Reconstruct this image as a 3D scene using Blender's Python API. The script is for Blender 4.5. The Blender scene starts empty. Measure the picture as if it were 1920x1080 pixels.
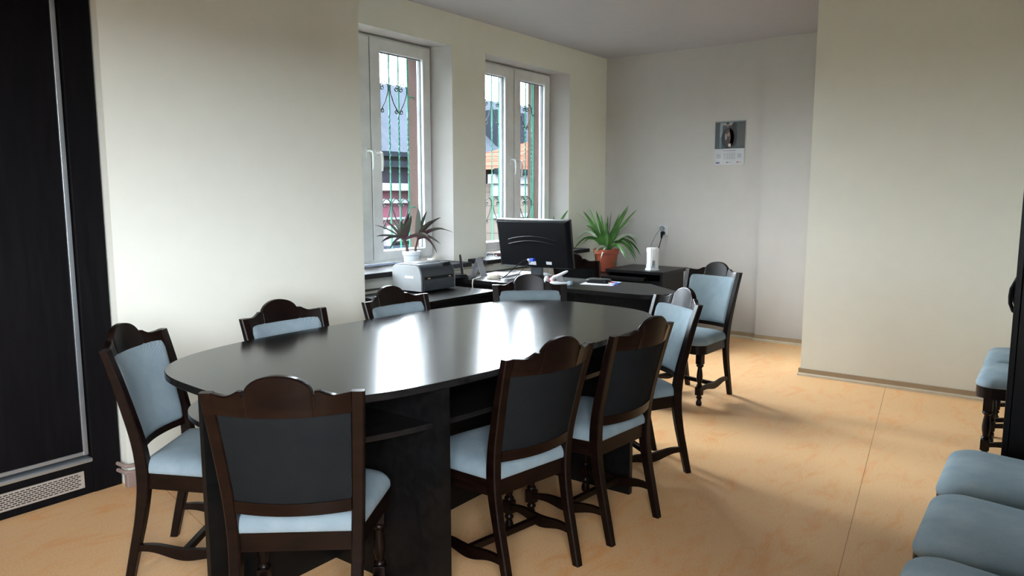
import bpy, bmesh, math, random
from mathutils import Vector, Matrix
from math import sin, cos, pi, sqrt, radians as rad
random.seed(7)
SC = bpy.context.scene
COL = SC.collection

# ------------------------------------------------------------------ camera
cam_d = bpy.data.cameras.new('camera')
cam_d.sensor_width = 36.0
cam_d.lens = 1383.95 * 36.0 / 1920.0
cam_d.clip_start = 0.02
cam = bpy.data.objects.new('camera', cam_d)
cam.location = (0, 0, 1.364)
cam.rotation_euler = (rad(90 - 7.2935), 0, rad(36.5676 - 90))
COL.objects.link(cam)
SC.camera = cam

# ------------------------------------------------------------------ world: overcast sky
SKY = 6.0
LOBE_BACK = 34.5
LOBE_STREET = 90.0
w = bpy.data.worlds.new('overcast_sky')
SC.world = w
w.use_nodes = True
wn = w.node_tree.nodes; wl = w.node_tree.links
bg = wn['Background']
tc = wn.new('ShaderNodeTexCoord'); sp = wn.new('ShaderNodeSeparateXYZ')
rp = wn.new('ShaderNodeValToRGB')
wl.new(tc.outputs['Generated'], sp.inputs[0])
wl.new(sp.outputs['Z'], rp.inputs[0])
rp.color_ramp.elements[0].position = 0.0
rp.color_ramp.elements[0].color = (0.05, 0.05, 0.05, 1)
rp.color_ramp.elements[1].position = 0.02
rp.color_ramp.elements[1].color = (0.88, 0.97, 1.08, 1)
e = rp.color_ramp.elements.new(0.6); e.color = (0.92, 0.985, 1.07, 1)
wl.new(rp.outputs[0], bg.inputs[0])
# two sky lobes added to light the room: one behind the camera, one over the street beyond the windows
nv = wn.new('ShaderNodeVectorMath'); nv.operation = 'NORMALIZE'
wl.new(tc.outputs['Generated'], nv.inputs[0])
def sky_lobe(direction, strength, power, prev):
    dt = wn.new('ShaderNodeVectorMath'); dt.operation = 'DOT_PRODUCT'; dt.inputs[1].default_value = Vector(direction).normalized()
    mx_ = wn.new('ShaderNodeMath'); mx_.operation = 'MAXIMUM'; mx_.inputs[1].default_value = 0.0
    pw_ = wn.new('ShaderNodeMath'); pw_.operation = 'POWER'; pw_.inputs[1].default_value = power
    ma_ = wn.new('ShaderNodeMath'); ma_.operation = 'MULTIPLY_ADD'; ma_.inputs[1].default_value = strength
    wl.new(nv.outputs[0], dt.inputs[0]); wl.new(dt.outputs['Value'], mx_.inputs[0]); wl.new(mx_.outputs[0], pw_.inputs[0]); wl.new(pw_.outputs[0], ma_.inputs[0])
    if prev is None: ma_.inputs[2].default_value = SKY
    else: wl.new(prev, ma_.inputs[2])
    return ma_.outputs[0]
lv = sky_lobe((-.60, -.75, .22), LOBE_BACK, 2.0, None)
lv = sky_lobe((.48, .72, .50), LOBE_STREET, 2.0, lv)
wl.new(lv, bg.inputs[1])

# daylight portals at the window openings (sampling guides for the sky, they emit nothing themselves)
def portal(name, c, sx, sz, rot):
    d = bpy.data.lights.new(name, 'AREA'); d.shape = 'RECTANGLE'; d.size = sx; d.size_y = sz
    d.cycles.is_portal = True
    o = bpy.data.objects.new(name, d); o.location = c; o.rotation_euler = rot; COL.objects.link(o)
portal('daylight_portal', (3.75, 4.36, 1.66), 1.4, 1.75, (rad(-90), 0, 0))
portal('daylight_portal', (5.50, 4.36, 1.66), 1.4, 1.75, (rad(-90), 0, 0))
portal('daylight_portal', (-3.68, .21, 1.60), 1.02, 1.40, (rad(-90), 0, rad(90)))
portal('daylight_portal', (-1.10, -.55, 1.60), 2.4, 1.40, (rad(-90), 0, rad(180)))

SC.view_settings.view_transform = 'Standard'
SC.view_settings.look = 'None'
SC.view_settings.gamma = 1.0
SC.view_settings.use_curve_mapping = False
SC.view_settings.exposure = 0.35
SC.cycles.max_bounces = 10
SC.cycles.diffuse_bounces = 6
SC.cycles.glossy_bounces = 4
SC.cycles.transparent_max_bounces = 12
SC.cycles.use_denoising = True
SC.cycles.sample_clamp_indirect = 8.0

# ------------------------------------------------------------------ materials
def new_mat(name):
    m = bpy.data.materials.new(name); m.use_nodes = True
    return m, m.node_tree.nodes, m.node_tree.links, m.node_tree.nodes['Principled BSDF']

def setp(b, **k):
    names = dict(rough='Roughness', metal='Metallic', spec='Specular IOR Level', coat='Coat Weight', coat_r='Coat Roughness',
                 sheen='Sheen Weight', alpha='Alpha', trans='Transmission Weight', ior='IOR')
    for a, v in k.items():
        b.inputs[names[a]].default_value = v

def plain(name, col, rough=0.5, var=1.0, **k):
    """flat colour with faint procedural tone variation"""
    m, n, l, b = new_mat(name)
    t = n.new('ShaderNodeTexCoord'); nz = n.new('ShaderNodeTexNoise'); r = n.new('ShaderNodeValToRGB')
    nz.inputs['Scale'].default_value = 9; nz.inputs['Detail'].default_value = 3
    l.new(t.outputs['Object'], nz.inputs[0]); l.new(nz.outputs[0], r.inputs[0])
    r.color_ramp.elements[0].color = (*[c * (1 - .07 * var) for c in col], 1); r.color_ramp.elements[1].color = (*[min(1, c * (1 + .06 * var)) for c in col], 1)
    r.color_ramp.elements[0].position = .3; r.color_ramp.elements[1].position = .7
    l.new(r.outputs[0], b.inputs['Base Color']); setp(b, rough=rough, **k)
    return m

def bumped(m, scale, strength, dist=0.002, coord='Object', detail=4, stretch=None):
    n = m.node_tree.nodes; l = m.node_tree.links; b = n['Principled BSDF']
    t = n.new('ShaderNodeTexCoord'); nz = n.new('ShaderNodeTexNoise'); bp = n.new('ShaderNodeBump')
    mp = n.new('ShaderNodeMapping')
    if stretch: mp.inputs['Scale'].default_value = stretch
    nz.inputs['Scale'].default_value = scale; nz.inputs['Detail'].default_value = detail
    l.new(t.outputs[coord], mp.inputs[0]); l.new(mp.outputs[0], nz.inputs[0]); l.new(nz.outputs[0], bp.inputs['Height'])
    bp.inputs['Strength'].default_value = strength; bp.inputs['Distance'].default_value = dist
    l.new(bp.outputs[0], b.inputs['Normal'])
    return m

def wood(name, dark, light, rough=.3, stretch=(1, 14, 14), scale=3.0, bump=.12, **k):
    m, n, l, b = new_mat(name)
    t = n.new('ShaderNodeTexCoord'); mp = n.new('ShaderNodeMapping'); nz = n.new('ShaderNodeTexNoise'); r = n.new('ShaderNodeValToRGB')
    mp.inputs['Scale'].default_value = stretch
    nz.inputs['Scale'].default_value = scale; nz.inputs['Detail'].default_value = 6; nz.inputs['Distortion'].default_value = .6
    l.new(t.outputs['Object'], mp.inputs[0]); l.new(mp.outputs[0], nz.inputs[0]); l.new(nz.outputs[0], r.inputs[0])
    r.color_ramp.elements[0].color = (*dark, 1); r.color_ramp.elements[1].color = (*light, 1)
    r.color_ramp.elements[0].position = .35; r.color_ramp.elements[1].position = .68
    l.new(r.outputs[0], b.inputs['Base Color'])
    bp = n.new('ShaderNodeBump'); bp.inputs['Strength'].default_value = bump; bp.inputs['Distance'].default_value = .001
    l.new(nz.outputs[0], bp.inputs['Height']); l.new(bp.outputs[0], b.inputs['Normal'])
    setp(b, rough=rough, **k)
    return m

def fabric(name, c0, c1, rough=.85, sheen=.03):
    m, n, l, b = new_mat(name)
    t = n.new('ShaderNodeTexCoord'); nz = n.new('ShaderNodeTexNoise'); r = n.new('ShaderNodeValToRGB')
    nz.inputs['Scale'].default_value = 6; nz.inputs['Detail'].default_value = 4; nz.inputs['Roughness'].default_value = .6
    l.new(t.outputs['Object'], nz.inputs[0]); l.new(nz.outputs[0], r.inputs[0])
    r.color_ramp.elements[0].color = (*c0, 1); r.color_ramp.elements[1].color = (*c1, 1)
    r.color_ramp.elements[0].position = .3; r.color_ramp.elements[1].position = .7
    mp = n.new('ShaderNodeMapping'); mp.inputs['Rotation'].default_value = (.5, .6, .8)
    wv = n.new('ShaderNodeTexWave'); wv.inputs['Scale'].default_value = 70; wv.inputs['Distortion'].default_value = 1.5
    wv.inputs['Detail'].default_value = 2
    l.new(t.outputs['Object'], mp.inputs[0]); l.new(mp.outputs[0], wv.inputs[0])
    mx = n.new('ShaderNodeMixRGB'); mx.blend_type = 'MULTIPLY'; mx.inputs[0].default_value = .18
    l.new(r.outputs[0], mx.inputs[1]); l.new(wv.outputs[0], mx.inputs[2]); l.new(mx.outputs[0], b.inputs['Base Color'])
    bp = n.new('ShaderNodeBump'); bp.inputs['Strength'].default_value = .35; bp.inputs['Distance'].default_value = .0012
    l.new(wv.outputs[0], bp.inputs['Height']); l.new(bp.outputs[0], b.inputs['Normal'])
    setp(b, rough=rough, sheen=sheen, spec=.05)
    return m

M = {}
M['wall'] = bumped(plain('cream_wall_paint', (.785, .79, .695), .8, .18, spec=.2), 60, .06, .001)
M['wall2'] = bumped(plain('dimmed_wall_paint', (.52, .50, .475), .8, .25, spec=.2), 60, .06, .001)  # far wall's weaker light put into a darker paint colour
M['reveal'] = plain('dimmed_reveal_paint', (.50, .475, .455), .75, .3, spec=.2)
M['ceil'] = bumped(plain('ceiling_paint', (.44, .43, .445), .9, .2, spec=.1), 40, .06, .001)
def floor_mat():
    m, n, l, b = new_mat('orange_marbled_linoleum')
    t = n.new('ShaderNodeTexCoord'); mp = n.new('ShaderNodeMapping'); mp.inputs['Scale'].default_value = (1.0, 2.6, 1)
    n1 = n.new('ShaderNodeTexNoise'); n1.inputs['Scale'].default_value = 3.2; n1.inputs['Detail'].default_value = 9; n1.inputs['Roughness'].default_value = .68; n1.inputs['Distortion'].default_value = 1.2
    n2 = n.new('ShaderNodeTexNoise'); n2.inputs['Scale'].default_value = 120; n2.inputs['Detail'].default_value = 3
    r1 = n.new('ShaderNodeValToRGB'); r2 = n.new('ShaderNodeValToRGB'); mx = n.new('ShaderNodeMixRGB')
    l.new(t.outputs['Object'], mp.inputs[0]); l.new(mp.outputs[0], n1.inputs[0]); l.new(t.outputs['Object'], n2.inputs[0])
    l.new(n1.outputs[0], r1.inputs[0]); l.new(n2.outputs[0], r2.inputs[0])
    r1.color_ramp.elements[0].position = .30; r1.color_ramp.elements[0].color = (.82, .385, .15, 1)
    r1.color_ramp.elements[1].position = .50; r1.color_ramp.elements[1].color = (.83, .505, .25, 1)
    r2.color_ramp.elements[0].position = .3; r2.color_ramp.elements[0].color = (.80, .80, .80, 1)
    r2.color_ramp.elements[1].position = .7; r2.color_ramp.elements[1].color = (1.08, 1.05, 1.0, 1)
    mx.blend_type = 'MULTIPLY'; mx.inputs[0].default_value = .55
    l.new(r1.outputs[0], mx.inputs[1]); l.new(r2.outputs[0], mx.inputs[2]); l.new(mx.outputs[0], b.inputs['Base Color'])
    bp = n.new('ShaderNodeBump'); bp.inputs['Strength'].default_value = .05; bp.inputs['Distance'].default_value = .002
    l.new(n2.outputs[0], bp.inputs['Height']); l.new(bp.outputs[0], b.inputs['Normal'])
    setp(b, rough=.42, spec=.4)
    return m
M['floor'] = floor_mat()
M['chairwood'] = wood('dark_mahogany', (.0035, .0013, .0009), (.0085, .0033, .002), .34, (2, 2, 10), 4, .05, spec=.2)
M['fabric'] = fabric('blue_grey_upholstery', (.20, .262, .298), (.285, .35, .375))
M['lining'] = fabric('shaded_back_cloth', (.009, .010, .0105), (.0125, .0135, .014), .9, .0)  # rear cloth near black: shade on the chair backs put into its colour
M['table'] = wood('black_brown_veneer', (.006, .0055, .0055), (.012, .0105, .010), .17, (1.2, 30, 22), 3, .06, spec=.5, ior=1.46)
M['black'] = wood('black_laminate', (.004, .0038, .0038), (.007, .0066, .0066), .34, (1, 12, 12), 3, .0, spec=.16)
M['wardrobe'] = wood('wenge_laminate', (.0035, .003, .0035), (.006, .005, .0055), .6, (14, 14, 1), 3, .04, spec=.07)
M['alu'] = plain('brushed_aluminium', (.52, .56, .58), .35, metal=.85)
M['grillealu'] = plain('beige_metal_plate', (.42, .37, .32), .5, metal=.3)
M['void'] = plain('dark_slot', (.004, .004, .004), .9)
M['pvc'] = plain('white_window_pvc', (.74, .76, .75), .35)
M['gasket'] = plain('grey_gasket', (.10, .11, .12), .6)
M['stone'] = bumped(plain('dark_stone_sill', (.022, .021, .022), .7, 1, spec=.1), 40, .1)
M['skirt'] = plain('tan_skirting', (.36, .265, .165), .5)
M['skirtlow'] = plain('cream_skirting_lip', (.62, .56, .44), .5)
M['white'] = plain('white_plastic', (.60, .615, .63), .4)
M['paper'] = plain('white_paper', (.56, .57, .60), .8, spec=.1)
M['greyplastic'] = plain('light_grey_plastic', (.27, .28, .29), .55, spec=.3)
M['darkplastic'] = plain('charcoal_plastic', (.035, .042, .05), .4)
M['blackplastic'] = plain('black_plastic', (.006, .006, .007), .4, spec=.2)
M['gloss'] = plain('gloss_black_plastic', (.004, .004, .005), .35, spec=.15)
M['terracotta'] = plain('terracotta_plastic', (.36, .075, .035), .55)
M['potwhite'] = plain('white_pot_plastic', (.70, .76, .80), .4)
M['soil'] = bumped(plain('potting_soil', (.03, .02, .014), .95), 80, .6, .006)
M['green'] = plain('green_grille_paint', (.012, .085, .055), .5, spec=.15)
M['darkgreen'] = plain('dark_iron_scroll', (.004, .010, .009), .6, spec=.1)
M['pipe'] = plain('painted_pipe', (.30, .22, .19), .45)
M['red'] = plain('red_plastic', (.70, .03, .04), .4)
M['blue'] = plain('blue_plastic', (.02, .07, .55), .4)
M['lightblue'] = plain('pale_blue_plastic', (.45, .62, .72), .4)
M['beige'] = plain('beige_plastic', (.50, .46, .38), .5)
M['switchgrey'] = plain('grey_switch', (.22, .22, .23), .4)
def glass_mat():
    m, n, l, b = new_mat('window_glass')
    n.remove(b)
    tr = n.new('ShaderNodeBsdfTransparent'); tr.inputs[0].default_value = (.95, .97, .97, 1)
    gl = n.new('ShaderNodeBsdfGlossy'); gl.inputs['Roughness'].default_value = .02
    lw = n.new('ShaderNodeLayerWeight'); lw.inputs[0].default_value = .5
    pw = n.new('ShaderNodeMath'); pw.operation = 'POWER'; pw.inputs[1].default_value = 5
    ml = n.new('ShaderNodeMath'); ml.operation = 'MULTIPLY_ADD'; ml.inputs[1].default_value = .9; ml.inputs[2].default_value = .04
    mx = n.new('ShaderNodeMixShader')
    l.new(lw.outputs['Facing'], pw.inputs[0]); l.new(pw.outputs[0], ml.inputs[0]); l.new(ml.outputs[0], mx.inputs[0]); l.new(tr.outputs[0], mx.inputs[1]); l.new(gl.outputs[0], mx.inputs[2])
    l.new(mx.outputs[0], n['Material Output'].inputs[0])
    return m
M['glass'] = glass_mat()
def leafmat(name, c0, c1, rough=.45):
    m, n, l, b = new_mat(name)
    t = n.new('ShaderNodeTexCoord'); nz = n.new('ShaderNodeTexNoise'); r = n.new('ShaderNodeValToRGB')
    nz.inputs['Scale'].default_value = 7; nz.inputs['Detail'].default_value = 2
    l.new(t.outputs['Object'], nz.inputs[0]); l.new(nz.outputs[0], r.inputs[0])
    r.color_ramp.elements[0].color = (*c0, 1); r.color_ramp.elements[1].color = (*c1, 1)
    r.color_ramp.elements[0].position = .38; r.color_ramp.elements[1].position = .62
    l.new(r.outputs[0], b.inputs['Base Color']); setp(b, rough=rough)
    return m
M['leafpurple'] = leafmat('purple_green_leaf', (.045, .012, .02), (.035, .06, .035))
M['leafgreen'] = leafmat('green_leaf', (.035, .12, .02), (.09, .24, .05))
M['leafpale'] = leafmat('pale_leaf', (.28, .36, .25), (.45, .50, .40))
M['stem'] = plain('plant_stem', (.06, .025, .02), .7)
# outside
def brickmat(name, c, scale=1.0, c2=None, row=.25, width=.5, mortar=(.03, .03, .03)):
    m, n, l, b = new_mat(name)
    t = n.new('ShaderNodeTexCoord'); br = n.new('ShaderNodeTexBrick')
    br.inputs['Color1'].default_value = (*c, 1); br.inputs['Color2'].default_value = (*(c2 or c), 1); br.inputs['Mortar'].default_value = (*mortar, 1)
    br.inputs['Scale'].default_value = scale; br.inputs['Row Height'].default_value = row; br.inputs['Brick Width'].default_value = width
    br.inputs['Mortar Size'].default_value = .012
    mp = n.new('ShaderNodeMapping'); mp.inputs['Rotation'].default_value = (rad(90), 0, 0)
    l.new(t.outputs['Object'], mp.inputs[0]); l.new(mp.outputs[0], br.inputs[0]); l.new(br.outputs[0], b.inputs['Base Color']); setp(b, rough=.8)
    return m
M['slate'] = wood('slate_grey_metal_roof', (0.0180, 0.0212, 0.0270), (0.0234, 0.0270, 0.0342), .6, (6, .4, .4), 2, .05)
M['slatedark'] = plain('dark_slate', (0.0063, 0.0077, 0.0108), .6)
M['dormer'] = plain('dormer_cladding', (.0105, .0125, .017), .6)
M['pinkwall'] = plain('pink_render', (.074, .024, .036), .8)
M['purplewall'] = plain('mauve_render', (0.0099, 0.0086, 0.0135), .8)
M['whitetrim'] = plain('white_cornice', (.125, .125, .135), .7)
M['redtile'] = brickmat('red_roof_tile', (.060, .0195, .0135), 1.0, (.070, .026, .019), .16, .22, (.030, .010, .007))
M['beigewall'] = brickmat('beige_ashlar', (0.0675, 0.0563, 0.0473), 1.0, (0.0698, 0.0585, 0.0495), .36, 3.0, (0.0360, 0.0306, 0.0261))
M['brickjamb'] = plain('brownish_jamb_render', (.05, .034, .030), .9, spec=0)
M['darkpane'] = plain('dark_window_pane', (0.0054, 0.0059, 0.0072), .2)
M['asphalt'] = plain('grey_asphalt', (0.0270, 0.0270, 0.0270), .9)
M['jointcol'] = plain('floor_seam', (.40, .20, .09), .6)

for k_ in ('slate', 'dormer', 'slatedark', 'pinkwall', 'purplewall', 'whitetrim', 'redtile', 'beigewall', 'asphalt'):
    M[k_].node_tree.nodes['Principled BSDF'].inputs['Specular IOR Level'].default_value = 0.0

# ------------------------------------------------------------------ mesh helpers
class MB:
    def __init__(s): s.bm = bmesh.new(); s.mats = []
    def _mi(s, mat):
        if mat is None: return 0
        if mat not in s.mats: s.mats.append(mat)
        return s.mats.index(mat)
    def face(s, vs, mi=0):
        try:
            f = s.bm.faces.new(vs); f.material_index = mi; return f
        except ValueError: return None
    def box(s, x0, x1, y0, y1, z0, z1, mat=None, bev=0.0, mtx=None):
        mi = s._mi(mat)
        P = [(x0, y0, z0), (x1, y0, z0), (x1, y1, z0), (x0, y1, z0), (x0, y0, z1), (x1, y0, z1), (x1, y1, z1), (x0, y1, z1)]
        v = [s.bm.verts.new(mtx @ Vector(p) if mtx else p) for p in P]
        fs = [s.face([v[i] for i in q], mi) for q in ((3, 2, 1, 0), (4, 5, 6, 7), (0, 1, 5, 4), (1, 2, 6, 5), (2, 3, 7, 6), (3, 0, 4, 7))]
        if bev > 0:
            es = list({e for f in fs for e in f.edges})
            bmesh.ops.bevel(s.bm, geom=es, offset=bev, segments=2, affect='EDGES', profile=.5)
        return s
    def loft(s, rings, caps=True, closed=True, mat=None, loop=False):
        mi = s._mi(mat)
        R = [[s.bm.verts.new(p) for p in r] for r in rings]
        n = len(R[0])
        pairs = list(zip(R[:-1], R[1:])) + ([(R[-1], R[0])] if loop else [])
        for a, b in pairs:
            for i in range(n if closed else n - 1):
                j = (i + 1) % n
                s.face([a[i], a[j], b[j], b[i]], mi)
        if caps and not loop:
            s.face(R[0][::-1], mi); s.face(R[-1], mi)
        return s
    def prism(s, poly, z0, z1, mat=None):
        return s.loft([[(x, y, z0) for x, y in poly], [(x, y, z1) for x, y in poly]], mat=mat)
    def lathe(s, prof, c=(0, 0, 0), n=20, mat=None, sq=None):
        rings = []
        for r, z in prof:
            rings.append([(c[0] + r * cos(2 * pi * i / n), c[1] + r * sin(2 * pi * i / n), c[2] + z) for i in range(n)])
        return s.loft(rings, mat=mat)
    def tube(s, pts, r, n=8, mat=None, caps=True):
        pts = [Vector(p) for p in pts]; rings = []
        rr = r if isinstance(r, (list, tuple)) else [r] * len(pts)
        up = Vector((0, 0, 1))
        prev = None
        for i, p in enumerate(pts):
            t = (pts[min(i + 1, len(pts) - 1)] - pts[max(i - 1, 0)]).normalized()
            if prev is None:
                a = t.cross(up)
                if a.length < 1e-3: a = t.cross(Vector((1, 0, 0)))
            else:
                a = prev - t * prev.dot(t)
            a.normalize(); b = t.cross(a); prev = a
            rings.append([p + (a * cos(2 * pi * k / n) + b * sin(2 * pi * k / n)) * rr[i] for k in range(n)])
        return s.loft(rings, caps=caps, mat=mat)
    def quad(s, pts, mat=None):
        s.face([s.bm.verts.new(p) for p in pts], s._mi(mat)); return s
    def build(s, name, mat=None, parent=None, angle=35, loc=None):
        me = bpy.data.meshes.new(name)
        bmesh.ops.recalc_face_normals(s.bm, faces=s.bm.faces[:])
        s.bm.to_mesh(me); s.bm.free()
        for m in (s.mats or [mat]): me.materials.append(m)
        for p in me.polygons: p.use_smooth = True
        me.set_sharp_from_angle(angle=rad(angle))
        o = bpy.data.objects.new(name, me); COL.objects.link(o)
        if parent is not None: o.parent = parent
        if angle < 65: o.modifiers.new('weighted_normals', 'WEIGHTED_NORMAL').keep_sharp = True
        if loc: o.location = loc
        return o

def tag(o, label, cat, group=None):
    o['label'] = label; o['category'] = cat
    if group: o['group'] = group
    return o
def thing(name, label, cat, loc=(0, 0, 0), rz=0.0, group=None):
    o = bpy.data.objects.new(name, None); o.empty_display_size = .1
    o.location = loc; o.rotation_euler = (0, 0, rz); COL.objects.link(o)
    return tag(o, label, cat, group)
def struct(o):
    o['kind'] = 'structure'; return o
def copy_tree(o, parent=None):
    kids = list(o.children)
    c = o.copy(); COL.objects.link(c)
    if parent is not None: c.parent = parent
    for k in kids: copy_tree(k, c)
    return c
def lerp(tab, z):
    if z <= tab[0][0]: return tab[0][1]
    for (a, u), (b, v) in zip(tab[:-1], tab[1:]):
        if z <= b:
            t = (z - a) / (b - a); return u + (v - u) * t
    return tab[-1][1]
def smoothtab(tab, z):
    # Catmull-Rom through the table
    n = len(tab)
    if z <= tab[0][0]: return tab[0][1]
    if z >= tab[-1][0]: return tab[-1][1]
    for i in range(n - 1):
        a, b = tab[i], tab[i + 1]
        if z <= b[0]:
            t = (z - a[0]) / (b[0] - a[0])
            m0 = ((b[1] - tab[i - 1][1]) / (b[0] - tab[i - 1][0]) if i > 0 else (b[1] - a[1]) / (b[0] - a[0])) * (b[0] - a[0])
            m1 = ((tab[i + 2][1] - a[1]) / (tab[i + 2][0] - a[0]) if i + 2 < n else (b[1] - a[1]) / (b[0] - a[0])) * (b[0] - a[0])
            return (2*t**3-3*t*t+1)*a[1] + (t**3-2*t*t+t)*m0 + (-2*t**3+3*t*t)*b[1] + (t**3-t*t)*m1

# ------------------------------------------------------------------ room shell
CEIL = 2.737
XB, YR, YB = -3.5, -0.36, -0.36          # back wall, right wall
fl = MB(); fl.box(XB - .3, 7.2, YB - .3, 4.35, -.12, 0); struct(fl.build('floor', M['floor']))
cl = MB(); cl.box(XB - .3, 7.2, YB - .3, 4.35, CEIL, CEIL + .15); struct(cl.build('ceiling', M['ceil']))
b = MB()                       # chimney-breast style wall block on the left, plus the recess behind the wardrobe
b.box(1.600, 3.096, 3.43, 4.32, 0, CEIL)
struct(b.build('wall_left', M['wall']))
b = MB(); b.box(XB, 1.600, 4.10, 4.32, 0, CEIL); struct(b.build('wall_recess', M['wall']))
# window wall: piers with splayed reveals, lintel and parapet
ZS, ZL = 0.795, 2.497
b = MB()
b.prism([(4.45, 3.88), (4.865, 3.88), (4.925, 4.08), (4.90, 4.32), (4.43, 4.32), (4.40, 4.08)], ZS, ZL)
b.prism([(6.162, 3.88), (6.95, 3.88), (6.95, 4.32), (6.115, 4.32), (6.083, 4.08)], ZS, ZL)
b.box(3.096, 6.95, 3.88, 4.32, ZL, CEIL)
b.box(3.096, 6.95, 3.88, 4.32, 0, ZS)
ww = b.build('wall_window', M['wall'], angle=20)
ww.data.materials.append(M['reveal'])                  # wall colour darkened in place of shade on the window reveals
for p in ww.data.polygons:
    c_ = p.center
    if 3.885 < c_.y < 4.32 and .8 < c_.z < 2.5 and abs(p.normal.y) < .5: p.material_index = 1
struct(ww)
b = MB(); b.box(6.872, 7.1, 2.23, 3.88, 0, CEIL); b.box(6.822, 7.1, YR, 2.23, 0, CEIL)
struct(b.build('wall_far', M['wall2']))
b = MB(); b.box(5.690, 6.822, YR, 1.503, 0, CEIL); struct(b.build('wall_closet', M['wall']))
# right wall with a wide window behind the photographer, back wall with a narrower one
RX0, RX1, BY0, BY1, BZ0, BZ1 = -2.30, .10, -.30, .72, .90, 2.30
b = MB()
b.box(RX1, 7.1, YR - .25, YR, 0, CEIL); b.box(XB, RX0, YR - .25, YR, 0, CEIL)
b.box(RX0, RX1, YR - .25, YR, 0, BZ0); b.box(RX0, RX1, YR - .25, YR, BZ1, CEIL)
struct(b.build('wall_right', M['wall']))
b = MB()
b.box(XB - .25, XB, YR - .25, BY0, 0, CEIL); b.box(XB - .25, XB, BY1, 4.32, 0, CEIL)
b.box(XB - .25, XB, BY0, BY1, 0, BZ0); b.box(XB - .25, XB, BY0, BY1, BZ1, CEIL)
struct(b.build('wall_back', M['wall']))

# skirting
def skirting(name, pts, h=.055):
    """pts: floor polyline, room on the left-hand side of travel"""
    b = MB()
    for (x0, y0), (x1, y1) in zip(pts[:-1], pts[1:]):
        d = Vector((x1 - x0, y1 - y0, 0)); L = d.length; d.normalize(); nrm = Vector((-d.y, d.x, 0))
        m = Matrix(((d.x, nrm.x, 0, x0), (d.y, nrm.y, 0, y0), (0, 0, 1, 0), (0, 0, 0, 1)))
        prof = [(0, 0), (.020, 0), (.020, .016), (.013, .022), (.010, .03), (.010, h), (0, h)]
        for i, (rng, mt) in enumerate((((0, 1, 2, 3), M['skirtlow']), ((3, 4, 5, 6, 0), M['skirt']))):
            pr = [prof[k] for k in rng]
            if i == 0: pr = pr + [(0, .022)]
            else: pr = [(.013, .022), (.010, .03), (.010, h), (0, h), (0, .022)]
            b.loft([[m @ Vector((t, u, z)) for u, z in pr] for t in (-.012, L + .012)], mat=mt)
    return struct(b.build(name))
skirting('baseboard_far', [(6.822, 1.52), (6.822, 2.23), (6.872, 2.23), (6.872, 3.88)])
skirting('baseboard_closet', [(5.69, YR), (5.69, 1.503), (6.80, 1.503)])
skirting('baseboard_left', [(3.09, 3.43), (1.62, 3.43)])
b = MB(); b.box(1.578, 1.640, 3.395, 3.43, 0, .072, bev=.006)
tag(b.build('skirting_block', M['pipe']), 'small brownish skirting block at the wall corner beside the black wardrobe', 'block')
for nm, z, lb in (('heating_pipe', .103, 'upper thin heating pipe running along the cream wall above the skirting'),
                  ('heating_pipe', .071, 'lower thin heating pipe running along the cream wall above the skirting')):
    b = MB()
    b.tube([(1.575, 3.475, z + .004), (1.575, 3.44, z + .004), (1.580, 3.415, z + .002), (1.600, 3.405, z), (1.63, 3.404, z), (2.3, 3.404, z), (3.08, 3.404, z)], .0095, 10)
    tag(b.build(nm, M['pipe']), lb, 'pipe')
# floor seams of the linoleum sheets
b = MB()
for (x0, y0, x1, y1) in ((1.70, 3.35, 1.30, 1.5), (1.9, .45, 6.8, 1.05)):
    d = Vector((y1 - y0, x0 - x1, 0)).normalized() * .0012
    b.quad([(x0 - d.x, y0 - d.y, .0006), (x1 - d.x, y1 - d.y, .0006), (x1 + d.x, y1 + d.y, .0006), (x0 + d.x, y0 + d.y, .0006)])
struct(b.build('trim_1', M['jointcol']))

# ------------------------------------------------------------------ windows
def bars_frame(b, x0, x1, z0, z1, y0, y1, wl_, wr, wb, wt, bev=.006):
    b.box(x0, x0 + wl_, y0, y1, z0, z1, bev=bev); b.box(x1 - wr, x1, y0, y1, z0, z1, bev=bev)
    b.box(x0 + wl_ * .9, x1 - wr * .9, y0 + .001, y1, z0, z0 + wb, bev=bev); b.box(x0 + wl_ * .9, x1 - wr * .9, y0 + .001, y1, z1 - wt, z1, bev=bev)
def handle(x, z, par):
    b = MB(); b.box(x - .014, x + .014, 4.036, 4.046, z - .035, z + .035, bev=.004)
    b.tube([(x, 4.04, z + .012), (x, 4.005, z + .012), (x + .003, 3.99, z + .006), (x + .005, 3.985, z - .02), (x + .006, 3.986, z - .075), (x + .006, 3.99, z - .12)],
           [.009, .009, .0105, .0105, .0095, .007], 10)
    b.build('window_handle', M['pvc'], par)
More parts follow.
